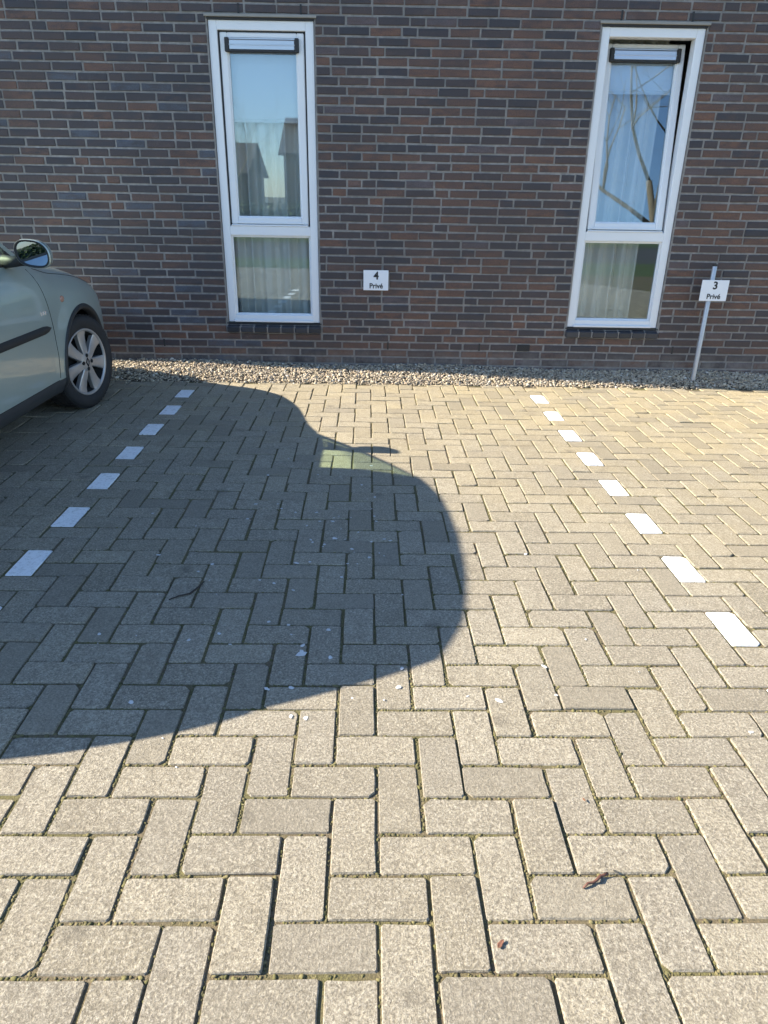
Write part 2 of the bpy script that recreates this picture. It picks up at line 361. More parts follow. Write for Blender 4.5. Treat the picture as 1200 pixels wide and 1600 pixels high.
# moss and grit in the joints
ico = bmesh.new(); bmesh.ops.create_icosphere(ico, subdivisions=1, radius=1); ICO_V = np.array([v.co[:] for v in ico.verts]); ICO_F = [tuple(v.index for v in f.verts) for f in ico.faces]; ico.free()
def blobs(name, m_, P, S, rvs, parent=None, jit=0.22, smooth=True, seed=3, yawonly=True):
    r = np.random.RandomState(seed); n_ = len(P); nv = len(ICO_V)
    a = r.uniform(0, 2*math.pi, n_); V = ICO_V[None]*(1+r.normal(0, jit, (n_, nv, 1)))*S[:, None, :]
    if not yawonly:
        b = r.uniform(-.6, .6, n_); cb, sb = np.cos(b)[:, None], np.sin(b)[:, None]
        V = np.stack([V[..., 0], cb*V[..., 1]-sb*V[..., 2], sb*V[..., 1]+cb*V[..., 2]], -1)
    ca, sa = np.cos(a)[:, None], np.sin(a)[:, None]
    V = np.stack([ca*V[..., 0]-sa*V[..., 1], sa*V[..., 0]+ca*V[..., 1], V[..., 2]], -1)+P[:, None, :]
    Fi = (np.array(ICO_F)[None]+nv*np.arange(n_)[:, None, None]).reshape(-1, 3)
    me = bpy.data.meshes.new(name); me.vertices.add(n_*nv); me.vertices.foreach_set('co', V.ravel())
    nf = len(Fi); me.loops.add(nf*3); me.loops.foreach_set('vertex_index', Fi.ravel().astype(np.int32)); me.polygons.add(nf)
    me.polygons.foreach_set('loop_start', np.arange(0, nf*3, 3, dtype=np.int32))
    me.update(calc_edges=True); me.validate()
    at = me.attributes.new('rv', 'FLOAT_VECTOR', 'POINT'); at.data.foreach_set('vector', np.repeat(rvs, nv, 0).astype(np.float32).ravel())
    me.polygons.foreach_set('use_smooth', [smooth]*nf); me.materials.append(m_)
    o = bpy.data.objects.new(name, me); COL.objects.link(o)
    if parent: o.parent = parent
    return o
mp = []; ms = []
for (area, s_, i, j, L, Wd, white) in items:
    if area <= 0: continue
    cxp, cyp = lat(i+L/2, j+Wd/2); dens = 46 if cyp < -3.4 else (22 if cyp < -2.0 else 8)
    patch = math.sin(cxp*2.3+1)*math.sin(cyp*1.9+2)+(0.5 if cxp > 0.2 else 0)
    for _ in range(np.random.RandomState(s_).poisson(dens*(1.0+0.7*patch if patch > -.9 else 0.3))):
        e = rng.randint(2); t = rng.rand()
        a, b = (i+t*L, j) if e == 0 else (i, j+t*Wd)
        x, y = lat(a+rng.normal(0, .024), b+rng.normal(0, .024)); s0 = min(rng.gamma(2.0, .0007)+.0011, .0042)
        mp.append((x, y, gz(x)-.0050+rng.uniform(-.0005, .0012))); ms.append((s0*1.7, s0*1.3, s0*.75))
tag(blobs('moss', M['moss'], np.array(mp), np.array(ms), rng.rand(len(mp), 3), None, 0.3), 'olive moss and grit growing in the paver joints', 'moss', kind='stuff')

# ------------------------------------------------------------------ gravel strip against the wall
def gy(x): return -0.345+(x+1.81)*0.0375
def gh(x, y):
    s_ = np.clip((y-gy(x))/(0-gy(x)), 0, 1); return gz(x)+0.095*s_**0.85+0.010*np.sin(x*3.1)*s_
mb = MB(); xs = np.linspace(-7.4, 7.4, 60)
mb.grid([[(x, gy(x)-.01+t*(0.05-gy(x)), float(gh(x, gy(x)+t*(0-gy(x))))-.012+(-.004 if t == 0 else 0)) for t in np.linspace(0, 1, 7)] for x in xs])
tag(mb.build('gravel_bed', M['gravel_bed'], None, smooth=True), kind='structure')
N = 38000; gx = rng.uniform(-5.2, 5.2, N); t = rng.rand(N); gyv = gy(gx)+(t**0.95)*(0.0-gy(gx))-.005
sz = np.clip(rng.lognormal(math.log(.0058), .36, N), .004, .017)
edge = rng.rand(N) < .08; gyv[edge] -= np.abs(rng.normal(0, .035, edge.sum())); sz[edge] *= .7
gzv = gh(gx, gyv)+rng.uniform(-.006, .010, N)+np.where(edge, .004, 0)
S = np.stack([sz*rng.uniform(.9, 1.5, N), sz*rng.uniform(.8, 1.1, N), sz*rng.uniform(.55, .85, N)], 1)
tag(blobs('gravel', M['gravel'], np.stack([gx, gyv, gzv], 1), S, rng.rand(N, 3), None, 0.10, True, 5, False), 'pale rounded gravel strip along the foot of the brick wall', 'gravel', kind='stuff')

# ------------------------------------------------------------------ building
WX0, WX1, WZ = -3.35, 7.6, 3.15
WIN = [(-1.2228, -0.494), (1.4775, 2.1965)]; ZB, ZT = 0.4178, 2.4379
bld = tag(empty('brick_building', (0, 0.3, 0)), 'dark purple-brown brick building with two tall white windows', 'building')
def bpart(mb, name, m_, parent=None, **k):
    o = mb.build(name, m_, None, local=False, loc=k.pop('loc', (0, 0, 0)), **k)
    par = parent or bld; o.parent = par; o.matrix_parent_inverse = Matrix.Translation(-Vector(par.location)); return o
mb = MB()
xb = [WX0, WIN[0][0], WIN[0][1], WIN[1][0], WIN[1][1], WX1]; zb_ = [-0.15, ZB-.02, ZT+.005, WZ]
for a in range(5):
    for b in range(3):
        if a in (1, 3) and b == 1: continue
        mb.box((xb[a], 0.0055, zb_[b]), (xb[a+1], 0.10, zb_[b+1]))
wall = bpart(mb, 'wall', M['mortar'], recalc=False)
# courses
HC = 0.0592; BL = 0.2165; JT = 0.0138
def excl(z0, z1):
    r_ = []
    for (a, b) in WIN:
        if z1 > ZB-.075 and z0 < ZT+.02: r_.append((a-.004 if z0 > ZB else a-.014, b+.004 if z0 > ZB else b+.014))
    return r_
bricks = []; bi = 0
k0 = -4; zc0 = 0.129
SLOT = [(0.049, 0.25), (0.787, 0.258), (-1.004, 2.51), (-0.58, 2.51), (1.60, 2.515), (2.085, 2.515), (-1.75, .25), (2.35, .25)]
while True:
    zc = zc0+HC*k0; k0 += 1
    if zc > WZ: break
    r = np.random.RandomState(1000+k0); segs = []; x = WX0-r.uniform(0, BL)
    cur = [(WX0, WX1)]
    for (a, b) in excl(zc-HC/2, zc+HC/2):
        nxt = []
        for (p0, p1) in cur:
            if b <= p0 or a >= p1: nxt.append((p0, p1)); continue
            if a > p0: nxt.append((p0, a))
            if b < p1: nxt.append((b, p1))
        cur = nxt
    for (p0, p1) in cur:
        x = p0 if p0 > WX0 else p0
        first = r.choice([BL, BL*.5, BL*.75, BL*.25], p=[.3, .35, .2, .15]); n_ = 0
        while x < p1-.02:
            wd = first if n_ == 0 else (BL if r.rand() > .13 else BL*.5)
            wd *= r.normal(1, .008); n_ += 1; x1 = x+wd
            if p1-x1 < .06: x1 = p1
            bricks.append((x+JT/2*r.uniform(.7, 1.3), min(x1, p1)-JT/2*r.uniform(.7, 1.3), zc-HC/2+JT/2, zc+HC/2-JT/2)); x = x1
items = []
for bi, (a, b, c_, d) in enumerate(bricks):
    if b-a < .012: continue
    q, z = project(np.array([(a, 0, c_), (b, 0, c_), (b, 0, d), (a, 0, d)])); c0 = q.mean(0); ar = 0
    if -10 < c0[0] < 1210 and -15 < c0[1] < 566 and not (c0[0] < 175 and c0[1] > 400+.6*c0[0]) : ar = abs(sum(q[e][0]*q[(e+1) % 4][1]-q[(e+1) % 4][0]*q[e][1] for e in range(4)))/2
    items.append((ar, bi, a, b, c_, d))
items.sort(key=lambda t: -t[0]); rest = MB(); cnt = 0
def brick_geo(a, b, c_, d, seed):
    r = np.random.RandomState(seed); y0 = r.normal(0, .0011)-.0005; ch = .0035
    pts = [(a, c_), (b, c_), (b, d), (a, d)]; vs = []
    for (ins, y) in ((0, .02), (0, y0+ch), (1, y0)):
        for k, (x, z) in enumerate(pts):
            sx_ = 1 if k in (0, 3) else -1; sz_ = 1 if k in (0, 1) else -1
            vs.append((x+ins*sx_*ch*r.uniform(.6, 1.9)+r.normal(0, .0008), y+r.normal(0, .0006)*ins, z+ins*sz_*ch*r.uniform(.5, 1.4)+r.normal(0, .0012)))
    fs = [(8, 9, 10, 11)]
    for lv in (0, 1):
        for k in range(4): fs.append((lv*4+k, lv*4+(k+1) % 4, (lv+1)*4+(k+1) % 4, (lv+1)*4+k))
    return vs, fs
for (ar, bi, a, b, c_, d) in items:
    vs, fs = brick_geo(a, b, c_, d, bi); r = np.random.RandomState(bi+5000); rr = r.rand(3)
    xm = (a+b)/2; rr[0] = np.clip(rr[0]**(1.15 if xm < -.2 else 0.72)*(0.93 if xm < -1.2 else 1), 0, .985)  # rustier to the right; blue skylight painted into the left bricks' colour
    if xm < -1 and r.rand() < .10: rr[0] = 1.0
    if ar > 0 and cnt < 300:
        cnt += 1; bpart(MB().add(vs, fs, tuple(rr)), 'brick', M['brick'], wall, recalc=False, loc=((a+b)/2, 0, (c_+d)/2))
    else: rest.add(vs, fs, tuple(rr))
tag(bpart(rest, 'brick_courses', M['brick'], wall, recalc=False), 'dark bricks of the remaining courses', kind='stuff')
for (x, z) in SLOT:
    zc = zc0+HC*round((z-zc0)/HC)
    bpart(MB().box((x-.006, -.004, zc-HC*.48), (x+.006, .004, zc+HC*.48)), 'vent_slot', M['gasket'], wall)
zc = zc0+HC*round((.262-zc0)/HC)
mbv = MB().box((1.094, -.006, zc-.026), (1.194, .004, zc+.026), .002)
for k in range(4): mbv.box((1.099, -.009, zc-.021+k*.0112), (1.189, -.005, zc-.015+k*.0112))
bpart(mbv, 'air_brick', M['gasket'], wall)
# rest of the building volume
mb = MB().box((WX0, 0.0, WZ), (WX1, 0.10, 6.0)); bpart(mb, 'upper_wall', M['brick_far'])
mb = MB().box((WX0+.002, 0.1002, -.15), (WX0+.1, 9.0, 6.0)); bpart(mb, 'end_wall', M['brick_far'])
mb = MB().box((WX1-.1, 0.1002, -.15), (WX1-.002, 9.0, 6.0)); bpart(mb, 'end_wall', M['brick_far'])
mb = MB().box((WX0+.1, 8.9, -.15), (WX1-.1, 9.0, 6.0)); bpart(mb, 'rear_wall', M['brick_far'])
mb = MB().box((WX0-.02, -0.02, 6.001), (WX1+.02, 9.02, 6.12)); bpart(mb, 'roof', M['lintel'])
mb = MB()
for (a, b) in ((-2.6, .4), (.5, 3.6)):
    mb.grid([[(a, .13, 0), (a, .13, 2.7)], [(a, 2.5, 0), (a, 2.5, 2.7)], [(b, 2.5, 0), (b, 2.5, 2.7)], [(b, .13, 0), (b, .13, 2.7)]])
    mb.add([(a, .13, 0), (b, .13, 0), (b, 2.5, 0), (a, 2.5, 0), (a, .13, 2.7), (b, .13, 2.7), (b, 2.5, 2.7), (a, 2.5, 2.7)], [(0, 1, 2, 3), (4, 5, 6, 7)])
bpart(mb, 'room', M['room'], recalc=False)

def frame_box(mb, x0, x1, z0, z1, y0, y1, wd, c=.003, bottom=None):
    bw = bottom or wd
    mb.box((x0, y0, z0), (x0+wd, y1, z1), c); mb.box((x1-wd, y0, z0), (x1, y1, z1), c)
    mb.box((x0+wd-.001, y0+.0005, z1-wd), (x1-wd+.001, y1, z1-.0005), c); mb.box((x0+wd-.001, y0+.0005, z0+.0005), (x1-wd+.001, y1, z0+bw), c)
def window(x0, x1, tilt, hem, which):
    mb = MB(); yf = 0.016
    frame_box(mb, x0+.003, x1-.003, ZB, ZT-.004, yf, .10, .058, bottom=.055)
    mb.box((x0+.06, yf+.001, 1.062), (x1-.06, .10, 1.128), .003)                       # transom
    mb.box((x0+.05, yf-.016, ZB+.001), (x1-.05, yf+.0, ZB+.018), .003)
    win = bpart(mb, 'window', M['pvc'])
    tag(win, 'tall white window %s' % which)
    def sub(mb_, name, mt, **k): return bpart(mb_, name, mt, win, **k)
    # lower fixed light
    mb = MB(); frame_box(mb, x0+.058, x1-.058, .468, 1.065, .034, .062, .017, .003); sub(mb, 'glazing_bead', M['pvc'])
    sub(MB().box((x0+.07, .046, .478), (x1-.07, .052, 1.055)), 'pane', M['pane'])
    # upper sash, tilting inwards about its bottom rail
    sx0, sx1, sz0, sz1 = x0+.074, x1-.074, 1.140, 2.366
    pieces = []
    mb = MB(); frame_box(mb, sx0, sx1, sz0, sz1, .030, .088, .050, .006); pieces.append((mb, 'sash', M['pvc']))
    mb = MB(); frame_box(mb, sx0+.046, sx1-.046, sz0+.046, sz1-.046, .040, .075, .012, .003); pieces.append((mb, 'sash_bead', M['pvc']))
    pieces.append((MB().box((sx0+.05, .056, sz0+.05), (sx1-.05, .062, sz1-.12)), 'pane', M['pane']))
    gx0, gx1 = sx0+.034, sx1-.034; gz0, gz1 = sz1-.118, sz1-.030
    mb = MB().box((gx0+.028, .014, gz0+.012), (gx1-.028, .052, gz1-.014), .005); mb.box((gx0+.028, .011, gz0+.040), (gx1-.028, .016, gz0+.047), .001); mb.box((gx0+.02, .022, gz1-.014), (gx1-.02, .05, gz1), .004)
    pieces.append((mb, 'vent_grille', M['alu']))
    mb = MB().box((gx0, .008, gz0), (gx0+.028, .054, gz1-.002), .004); mb.box((gx1-.028, .008, gz0), (gx1, .054, gz1-.002), .004); mb.box((gx0+.02, .012, gz0), (gx1-.02, .052, gz0+.012), .002)
    pieces.append((mb, 'vent_end_cap', M['gasket']))
    mb = MB(); mb.box((sx0-.012, .036, sz0-.008), (sx0, .07, sz1+.012)); mb.box((sx1, .036, sz0-.008), (sx1+.012, .07, sz1+.012)); mb.box((sx0, .036, sz1), (sx1, .07, sz1+.012)); mb.box((sx0, .036, sz0-.008), (sx1, .07, sz0))
    if not tilt: sub(mb, 'gasket', M['gasket'])
    mb = MB(); mb.box((sx0+.03, .024, sz0+.006), (sx1-.03, .032, sz0+.018), .002); mb.box((sx0, .012, 1.128), (sx1, .05, 1.139), .003); sub(mb, 'drip_rail', M['pvc'])
    for (mb_, nm, mt) in pieces:
        if tilt:
            c_, s_ = math.cos(tilt), math.sin(tilt); mb_.v = [(x, .05+(y-.05)*c_+(z-sz0)*s_, sz0+(z-sz0)*c_-(y-.05)*s_) for (x, y, z) in mb_.v]
        sub(mb_, nm, mt)
    # sloped rowlock sill and lintel
    nb_ = 7; wd = (x1-x0+.024)/nb_
    for k in range(nb_):
        a = x0-.012+k*wd; r = np.random.RandomState(k+int(x0*100)+900)
        mb = MB().box((a+.004, -.028+r.normal(0, .0015), .340), (a+wd-.004, .03, .402+r.normal(0, .0015)), .006, tuple(r.rand(3)))
        mb.v = [(x, y, z-(.016 if y < 0 and z > .37 else 0)) for (x, y, z) in mb.v]; sub(mb, 'sill_brick', M['sill'])
    sub(MB().box((x0-.006, -.0215, .342), (x1+.006, .03, .386)), 'sill_mortar', M['mortar'])
    sub(MB().box((x0-.012, .004, .4025), (x1+.012, .05, .414)), 'sill_gasket', M['gasket'])
    sub(MB().box((x0-.018, -.010, 2.448), (x1+.018, .09, 2.466), .002), 'lintel', M['lintel'])
    sub(MB().box((x0-.005, .003, 2.4345), (x1+.005, .09, 2.4475)), 'lintel_gasket', M['gasket'])
    return win
window(*WIN[0], 0, 1.845, 'nearest the parked car, closed')
window(*WIN[1], R(5.5), 2.04, 'beside the sign post, upper sash tilted inwards')
# curtains and blinds hang inside
def curtain(x0, x1, z0, z1, y, seed, name, label):
    r = np.random.RandomState(seed); nx = 160; ph = r.uniform(0, 6, 4); P_ = []
    for k in range(nx+1):
        u = k/nx; x = x0+u*(x1-x0); col = []
        for v in np.linspace(0, 1, 10):
            z = z0+v*(z1-z0); wv = .050*math.sin(u*33+ph[0]+.9*math.sin(u*9+ph[1]))+.008*math.sin(u*91+ph[2]+.8*v)
            col.append((x+.006*math.sin(u*30+v*1.3), y+wv*(1-.25*v), z))
        P_.append(col)
    return tag(MB().grid(P_).build(name, M['curtain'], None, ((x0+x1)/2, y, z0), smooth=True, recalc=False), label, 'curtain', 'pleated curtains behind the windows')
curtain(WIN[0][0]+.02, WIN[0][1]-.02, .30, 2.5, .185, 1, 'curtain', 'pale pleated curtain behind the window nearest the car')
curtain(WIN[1][0]+.0, WIN[1][0]+.56, .30, 2.5, .285, 2, 'curtain', 'pale pleated curtain behind the window with the tilted sash')
for (a, b), hem, yy, lab in ((WIN[0], 1.825, .108, 'roller blind lowered a third behind the window nearest the car'), (WIN[1], 2.06, .085, 'roller blind lowered slightly behind the window with the tilted sash')):
    root = tag(empty('roller_blind', ((a+b)/2, yy, hem)), lab, 'blind', 'roller blinds')
    tl = R(5.5) if a > 0 else 0
    for mb, nm, mt in ((MB().box((a+.12 if tl else a+.03, yy, hem+.02), (b-.12 if tl else b-.03, yy+.0015, 2.30 if tl else 2.48)), 'cloth', 'blind'), (MB().box((a+.12 if tl else a+.03, yy-.006, hem), (b-.12 if tl else b-.03, yy+.007, hem+.024), .004), 'hem_bar', 'pvc')):
        if tl: mb.v = [(x, .05+(y-.05)*math.cos(tl)+(z-1.14)*math.sin(tl), 1.14+(z-1.14)*math.cos(tl)-(y-.05)*math.sin(tl)) for x, y, z in mb.v]
        mb.build(nm, M[mt], root, tuple(root.location))
for o in COL.objects:
    if o.parent and o.parent.name.startswith('roller_blind'): o.location = (0, 0, 0)

# ------------------------------------------------------------------ parking signs
def text(body, size, loc, parent, ploc, bold=0.0):
    cu = bpy.data.curves.new('lettering', 'FONT'); cu.body = body; cu.size = size; cu.align_x = 'CENTER'; cu.offset = bold; cu.extrude = .0004; cu.resolution_u = 3
    t_ = bpy.data.objects.new('tmp', cu); COL.objects.link(t_); bpy.context.view_layer.update()
    me = bpy.data.meshes.new_from_object(t_.evaluated_get(bpy.context.evaluated_depsgraph_get())); bpy.data.objects.remove(t_)
    me.transform(Matrix.Rotation(R(90), 4, 'X')); me.materials.clear(); me.materials.append(M['ink'])
    o = bpy.data.objects.new('lettering', me); COL.objects.link(o); o.parent = parent; o.location = Vector(loc)-Vector(ploc); return o
def sign(num, x0, x1, z0, z1, y, label, post=None):
    xc_, zc_ = (x0+x1)/2, (z0+z1)/2; base = (xc_, y, z0) if not post else (post[0], y+.02, post[1])
    root = tag(empty('parking_sign', base), label, 'sign', 'numbered parking bay signs')
    def bl(mb, nm, m_, **k): o = mb.build(nm, m_, root, base, **k); o.location = (0, 0, 0); return o
    bl(MB().box((x0, y-.002, z0), (x1, y+.002, z1), .001), 'plate', M['sign'])
    text(str(num), .078, (xc_+.002, y-.0026, z1-.066), root, base, .0024)
    text('Privé', .052, (xc_+.002, y-.0026, z0+.016), root, base, .0014)
    mb = MB()
    for s_ in (-1, 1): mb.tube([(xc_+s_*.0, y-.0045, zc_+s_*.066), (xc_+s_*.0, y-.0022, zc_+s_*.066)], .0035, 8)
    if post:
        px, zb, zt = post
        bl(MB().tube([(px, y+.022, zb), (px, y+.022, zt-.004), (px, y+.022, zt)], [.0175, .0175, .015], 20), 'post', M['galv'], smooth=True, angle=40)
        bl(MB().tube([(px, y+.022, zt-.001), (px, y+.022, zt+.012)], .0178, 20), 'post_cap', M['gasket'])
        bl(MB().tube([(px, y+.022, zc_-.02), (px, y+.022, zc_+.02)], .0195, 20).box((px-.02, y+.002, zc_-.02), (px+.02, y+.01, zc_+.02)), 'bracket', M['galv'])
    else: bl(MB().box((x0+.02, y+.002, z0+.02), (x1-.02, y+.016, z1-.02)), 'backing', M['galv'])
sign(4, -.149, .044, .679, .828, -.018, 'white sign reading 4 Privé fixed to the brick wall')
sign(3, 2.437, 2.644, .652, .806, -.12, 'white sign reading 3 Privé on a galvanised post', (2.520, .03, .905))

# ------------------------------------------------------------------ parked car (local frame: +x its right side, +y its nose)
CX, CY = -2.76, -2.30
car = tag(empty('parked_car', (CX, CY, gz(CX)-.002)), 'pale green metallic hatchback parked nose to the wall', 'car')
m_, n, p = mat('car_paint'); p.inputs['Base Color'].default_value = (0.33, 0.41, 0.36, 1); p.inputs['Metallic'].default_value = 0.4; p.inputs['Roughness'].default_value = 0.34
p.inputs['Coat Weight'].default_value = 0.8; p.inputs['Coat Roughness'].default_value = 0.05
n.links.new(mix(n, noise(n, 3.0), (0.37, 0.44, 0.405), (0.395, 0.465, 0.43)), p.inputs['Base Color'])
n.links.new(ramp(n, noise(n, 9), [(0.3, 0.34), (0.7, 0.40)]), p.inputs['Roughness']); M['paint'] = m_
M['plastic'] = plain('black_plastic', (0.022, 0.023, 0.024), 0.6, nscale=60, namp=0.2)
M['sill_grey'] = plain('sill_dark_grey', (0.045, 0.047, 0.05), 0.55, nscale=60, namp=0.15)  # dark grey for the sill strip below the doors
M['rubber'] = plain('tyre_rubber', (0.020, 0.020, 0.021), 0.75, nscale=40, namp=0.3)
M['alloy'] = plain('alloy_rim', (0.42, 0.41, 0.40), 0.42, metal=0.55, nscale=30, namp=0.12)
M['dark'] = plain('dark_cavity', (0.008, 0.008, 0.008), 0.9)
M['cglass'] = glass('car_glass', (0.84, 0.97, 0.85), 0.02, fk=0.45)
M['mirror'] = plain('mirror_glass', (0.34, 0.42, 0.52), 0.01, metal=1.0)
M['lamp'] = plain('lamp_lens', (0.55, 0.56, 0.58), 0.08, metal=0.5, coat=1.0)
M['amber'] = plain('indicator_lens', (0.42, 0.22, 0.15), 0.2, coat=1.0)
M['red'] = plain('tail_lens', (0.35, 0.02, 0.02), 0.15, coat=1.0)
M['seat'] = plain('seat_cloth', (0.045, 0.047, 0.052), 0.9)
M['chrome'] = plain('chrome', (0.75, 0.75, 0.76), 0.15, metal=1.0)
M['plate'] = plain('number_plate', (0.62, 0.46, 0.05), 0.5)
def ip(xs, ys): return lambda t: float(np.interp(t, xs, ys))
def smoothip(xs, ys):
    xs = np.array(xs); ys = np.array(ys); d = np.gradient(ys, xs)
    def f(t):
        t = min(max(t, xs[0]), xs[-1]); k = min(max(int(np.searchsorted(xs, t))-1, 0), len(xs)-2); h = xs[k+1]-xs[k]; u = (t-xs[k])/h
        return float((1+2*u)*(1-u)**2*ys[k]+u*(1-u)**2*h*d[k]+u*u*(3-2*u)*ys[k+1]+u*u*(u-1)*h*d[k+1])
    return f
FRONT, REAR = 2.14, -2.08; HUBF, HUBR, RH = 1.215, -1.345, 0.302
def hw(y):
    if y > 1.35: t = (y-1.35)/(FRONT-1.35); return .815*(1-t**3.2)**(1/2.2)*(1-.05*t)
    if y < -1.55: t = (-1.55-y)/(-1.55-REAR); return .815*(1-t**4)**(1/2.6)*(1-.03*t)
    return .83-.015*((y+.1)/1.45)**2
ztop = smoothip([-2.08, -2.0, -1.92, -1.8, -1.2, -.4, .3, .62, .80, .95, 1.2, 1.5, 1.70, 1.84, 1.94, 2.04, 2.14], [.60, .80, .93, 1.07, 1.09, 1.065, 1.055, 1.055, 1.03, .985, .94, .875, .81, .725, .61, .53, .46])
zmid = ip([-2.1, -1.9, -1.5, 1.3, 1.8, 2.0, 2.14], [.50, .53, .56, .56, .48, .40, .38])
zbot = ip([-2.1, -1.9, -1.6, 1.6, 1.9, 2.14], [.34, .26, .19, .19, .20, .25])
NE = 4.3
def sec_up(y, th):
    c_, s_ = max(math.cos(th), 0), max(math.sin(th), 0); h_ = hw(y); zm = zmid(y); zt = ztop(y)
    return h_*c_**(2/NE), zm+(zt-zm)*s_**(2/NE)
def sec_lo(y, t):                                   # t 0 at mid height, 1 at the sill
    h_ = hw(y); zm = zmid(y); zb = zbot(y)
    x = h_*(1-.018*t**2-.05*max(0, t-.8)/.2*t); return x, zm+(zb-zm)*t
THB = 0.66
def flank(y, z):                                    # half width of the body side at (y, z)
    zm = zmid(y)
    if z <= zm: t = (zm-z)/max(zm-zbot(y), 1e-3); return sec_lo(y, min(t, 1))[0]
    s_ = min((z-zm)/(ztop(y)-zm), .999); return hw(y)*(1-s_**NE)**(1/NE)
ths = list(np.linspace(0, 1, 20)**1.0*THB)
ths = [math.asin(min(1, (k/22*math.sin(THB)**(2/NE)))**(NE/2)) for k in range(23)]
ths += list(np.linspace(THB, math.pi/2, 14)[1:])
los = list(np.linspace(1, 0, 20)[:-1])
rows = [('u', 0.0), ('u', .5)]+[('l', t) for t in los]+[('t', t) for t in ths]
ts = np.linspace(0, math.pi, 231); stn = [(FRONT+REAR)/2-(FRONT-REAR)/2*(0.22*math.cos(t)+0.78*(1-2*t/math.pi)) for t in ts]
stn[0] += 1e-4; stn[-1] -= 1e-4
nr, ns = len(rows), len(stn); GP = np.zeros((ns, nr, 3))
for a, y in enumerate(stn):
    for b, (kind, t) in enumerate(rows):
        if kind == 'u': x, z = sec_lo(y, 1)[0]*(0 if t == 0 else .6), zbot(y)+.02
        elif kind == 'l': x, z = sec_lo(y, t)
        else: x, z = sec_up(y, t)
        GP[a, b] = (x, y, z)
# soft arch swell
for a in range(ns):
    for b in range(2, nr):
        x, y, z = GP[a, b]
        for hy in (HUBF, HUBR):
            d = math.hypot(y-hy, z-RH)
            if d < .5 and z < .8: GP[a, b, 0] += .012*max(0, 1-abs(d-.36)/.12)
ARCH = .368
NB = {'thb': 2+len(los)+22}
def inside(q):
    for hy in (HUBF, HUBR):
        if math.hypot(q[1]-hy, q[2]-RH) < ARCH: return hy
    return None
parts = {}
for sgn in (1, -1):
    G = GP.copy()
    keep = np.ones((ns-1, nr-1), bool)
    for a in range(ns-1):
        for b in range(nr-1):
            q = GP[a:a+2, b:b+2].reshape(4, 3).mean(0)
            if b >= 1 and inside(q) is not None and q[0] > .4: keep[a, b] = False
            if b >= NB['thb'] and -1.80 < q[1] < .80: keep[a, b] = False
    for a in range(ns):                              # snap the ragged arch edge on to the circle
        for b in range(1, nr):
            near = [keep[i, j] for i in (a-1, a) for j in (b-1, b) if 0 <= i < ns-1 and 0 <= j < nr-1]
            if any(near) and not all(near) and b < NB['thb']:
                y, z = GP[a, b, 1:]
                for hy in (HUBF, HUBR):
                    d = math.hypot(y-hy, z-RH)
                    if abs(d-ARCH) < .05 and d > 1e-6:
                        G[a, b, 1] = hy+(y-hy)*ARCH/d; zz = RH+(z-RH)*ARCH/d
                        if zz > zbot(y)+.01: G[a, b, 2] = zz
    for a in range(ns-1):
        for b in range(nr-1):
            if not keep[a, b]: continue
            q = GP[a:a+2, b:b+2].reshape(4, 3).mean(0); x, y, z = q
            up = b >= 2+len(los)
            if z < .285 and b >= 1 and -1.0 < y < .86: nm = 'sill'
            elif y > 1.60 and z < .55: nm = 'front_bumper'
            elif y < -1.78 and z < .60: nm = 'rear_bumper'
            elif y > 1.66 and up and .60 < z < .74 and x > .30: nm = 'headlight'
            elif y < -1.93 and .68 < z < .92 and x > .50: nm = 'tail_light'
            elif b >= NB['thb']-2 and y > .80: nm = 'hood'
            elif -.42 < y < .775-.10*abs(z-.62) and z > .285 and b >= 2: nm = 'front_door'
            elif -1.02 < y <= -.42 and z > .285 and b >= 2: nm = 'rear_door'
            else: nm = 'body'
            key = nm if nm in ('hood', 'front_bumper', 'rear_bumper', 'body') else (nm, sgn)
            mb = parts.setdefault(key, MB())
            vs = [(sgn*v[0], v[1], v[2]) for v in (G[a, b], G[a+1, b], G[a+1, b+1], G[a, b+1])]
            mb.add(vs if sgn > 0 else vs[::-1], [(0, 1, 2, 3)])
PM = {'sill': 'sill_grey', 'headlight': 'lamp', 'tail_light': 'red'}
def cp(mb, name, m_, parent=None, loc=(0, 0, 0), **k):
    return mb.build(name, M[m_] if isinstance(m_, str) else m_, parent or car, loc, local=k.pop('local', False), **k)
for key, mb in parts.items():
    nm = key if isinstance(key, str) else key[0]
    cp(mb, nm, PM.get(nm, 'paint'), smooth=True, merge=.0006, recalc=False)
# greenhouse: belt line and roof rail
def belt(y): return sec_up(y, THB)
A0y = .80
rail_y = [.075, -.10, -.5, -1.0, -1.3, -1.5]
rail_x = smoothip([-1.5, -1.3, -1.0, -.5, -.10, .075], [.585, .605, .62, .622, .612, .60]); rail_z = smoothip([-1.5, -1.3, -1.0, -.5, -.10, .075], [1.365, 1.405, 1.425, 1.425, 1.40, 1.37])
def side(s, t):
    yb = A0y+s*(-1.80-A0y); yr = .075+s*(-1.5-.075); xb_, zb = belt(yb); xr, zr = rail_x(yr), rail_z(yr)
    return Vector((xb_+(xr-xb_)*t+.030*math.sin(math.pi*t), yb+(yr-yb)*t, zb+(zr-zb)*t))
def patch(fn, s0, s1, t0, t1, ns_=10, nt_=8): return [[tuple(fn(s0+(s1-s0)*a/ns_, t0+(t1-t0)*b/nt_)) for b in range(nt_+1)] for a in range(ns_+1)]
def flip(P_, sgn): return [[(sgn*x, y, z) for (x, y, z) in r_] for r_ in P_]
S_ = [0, .030, .455, .500, .80, 1.0]; T_ = [0, .035, .95, 1.0]
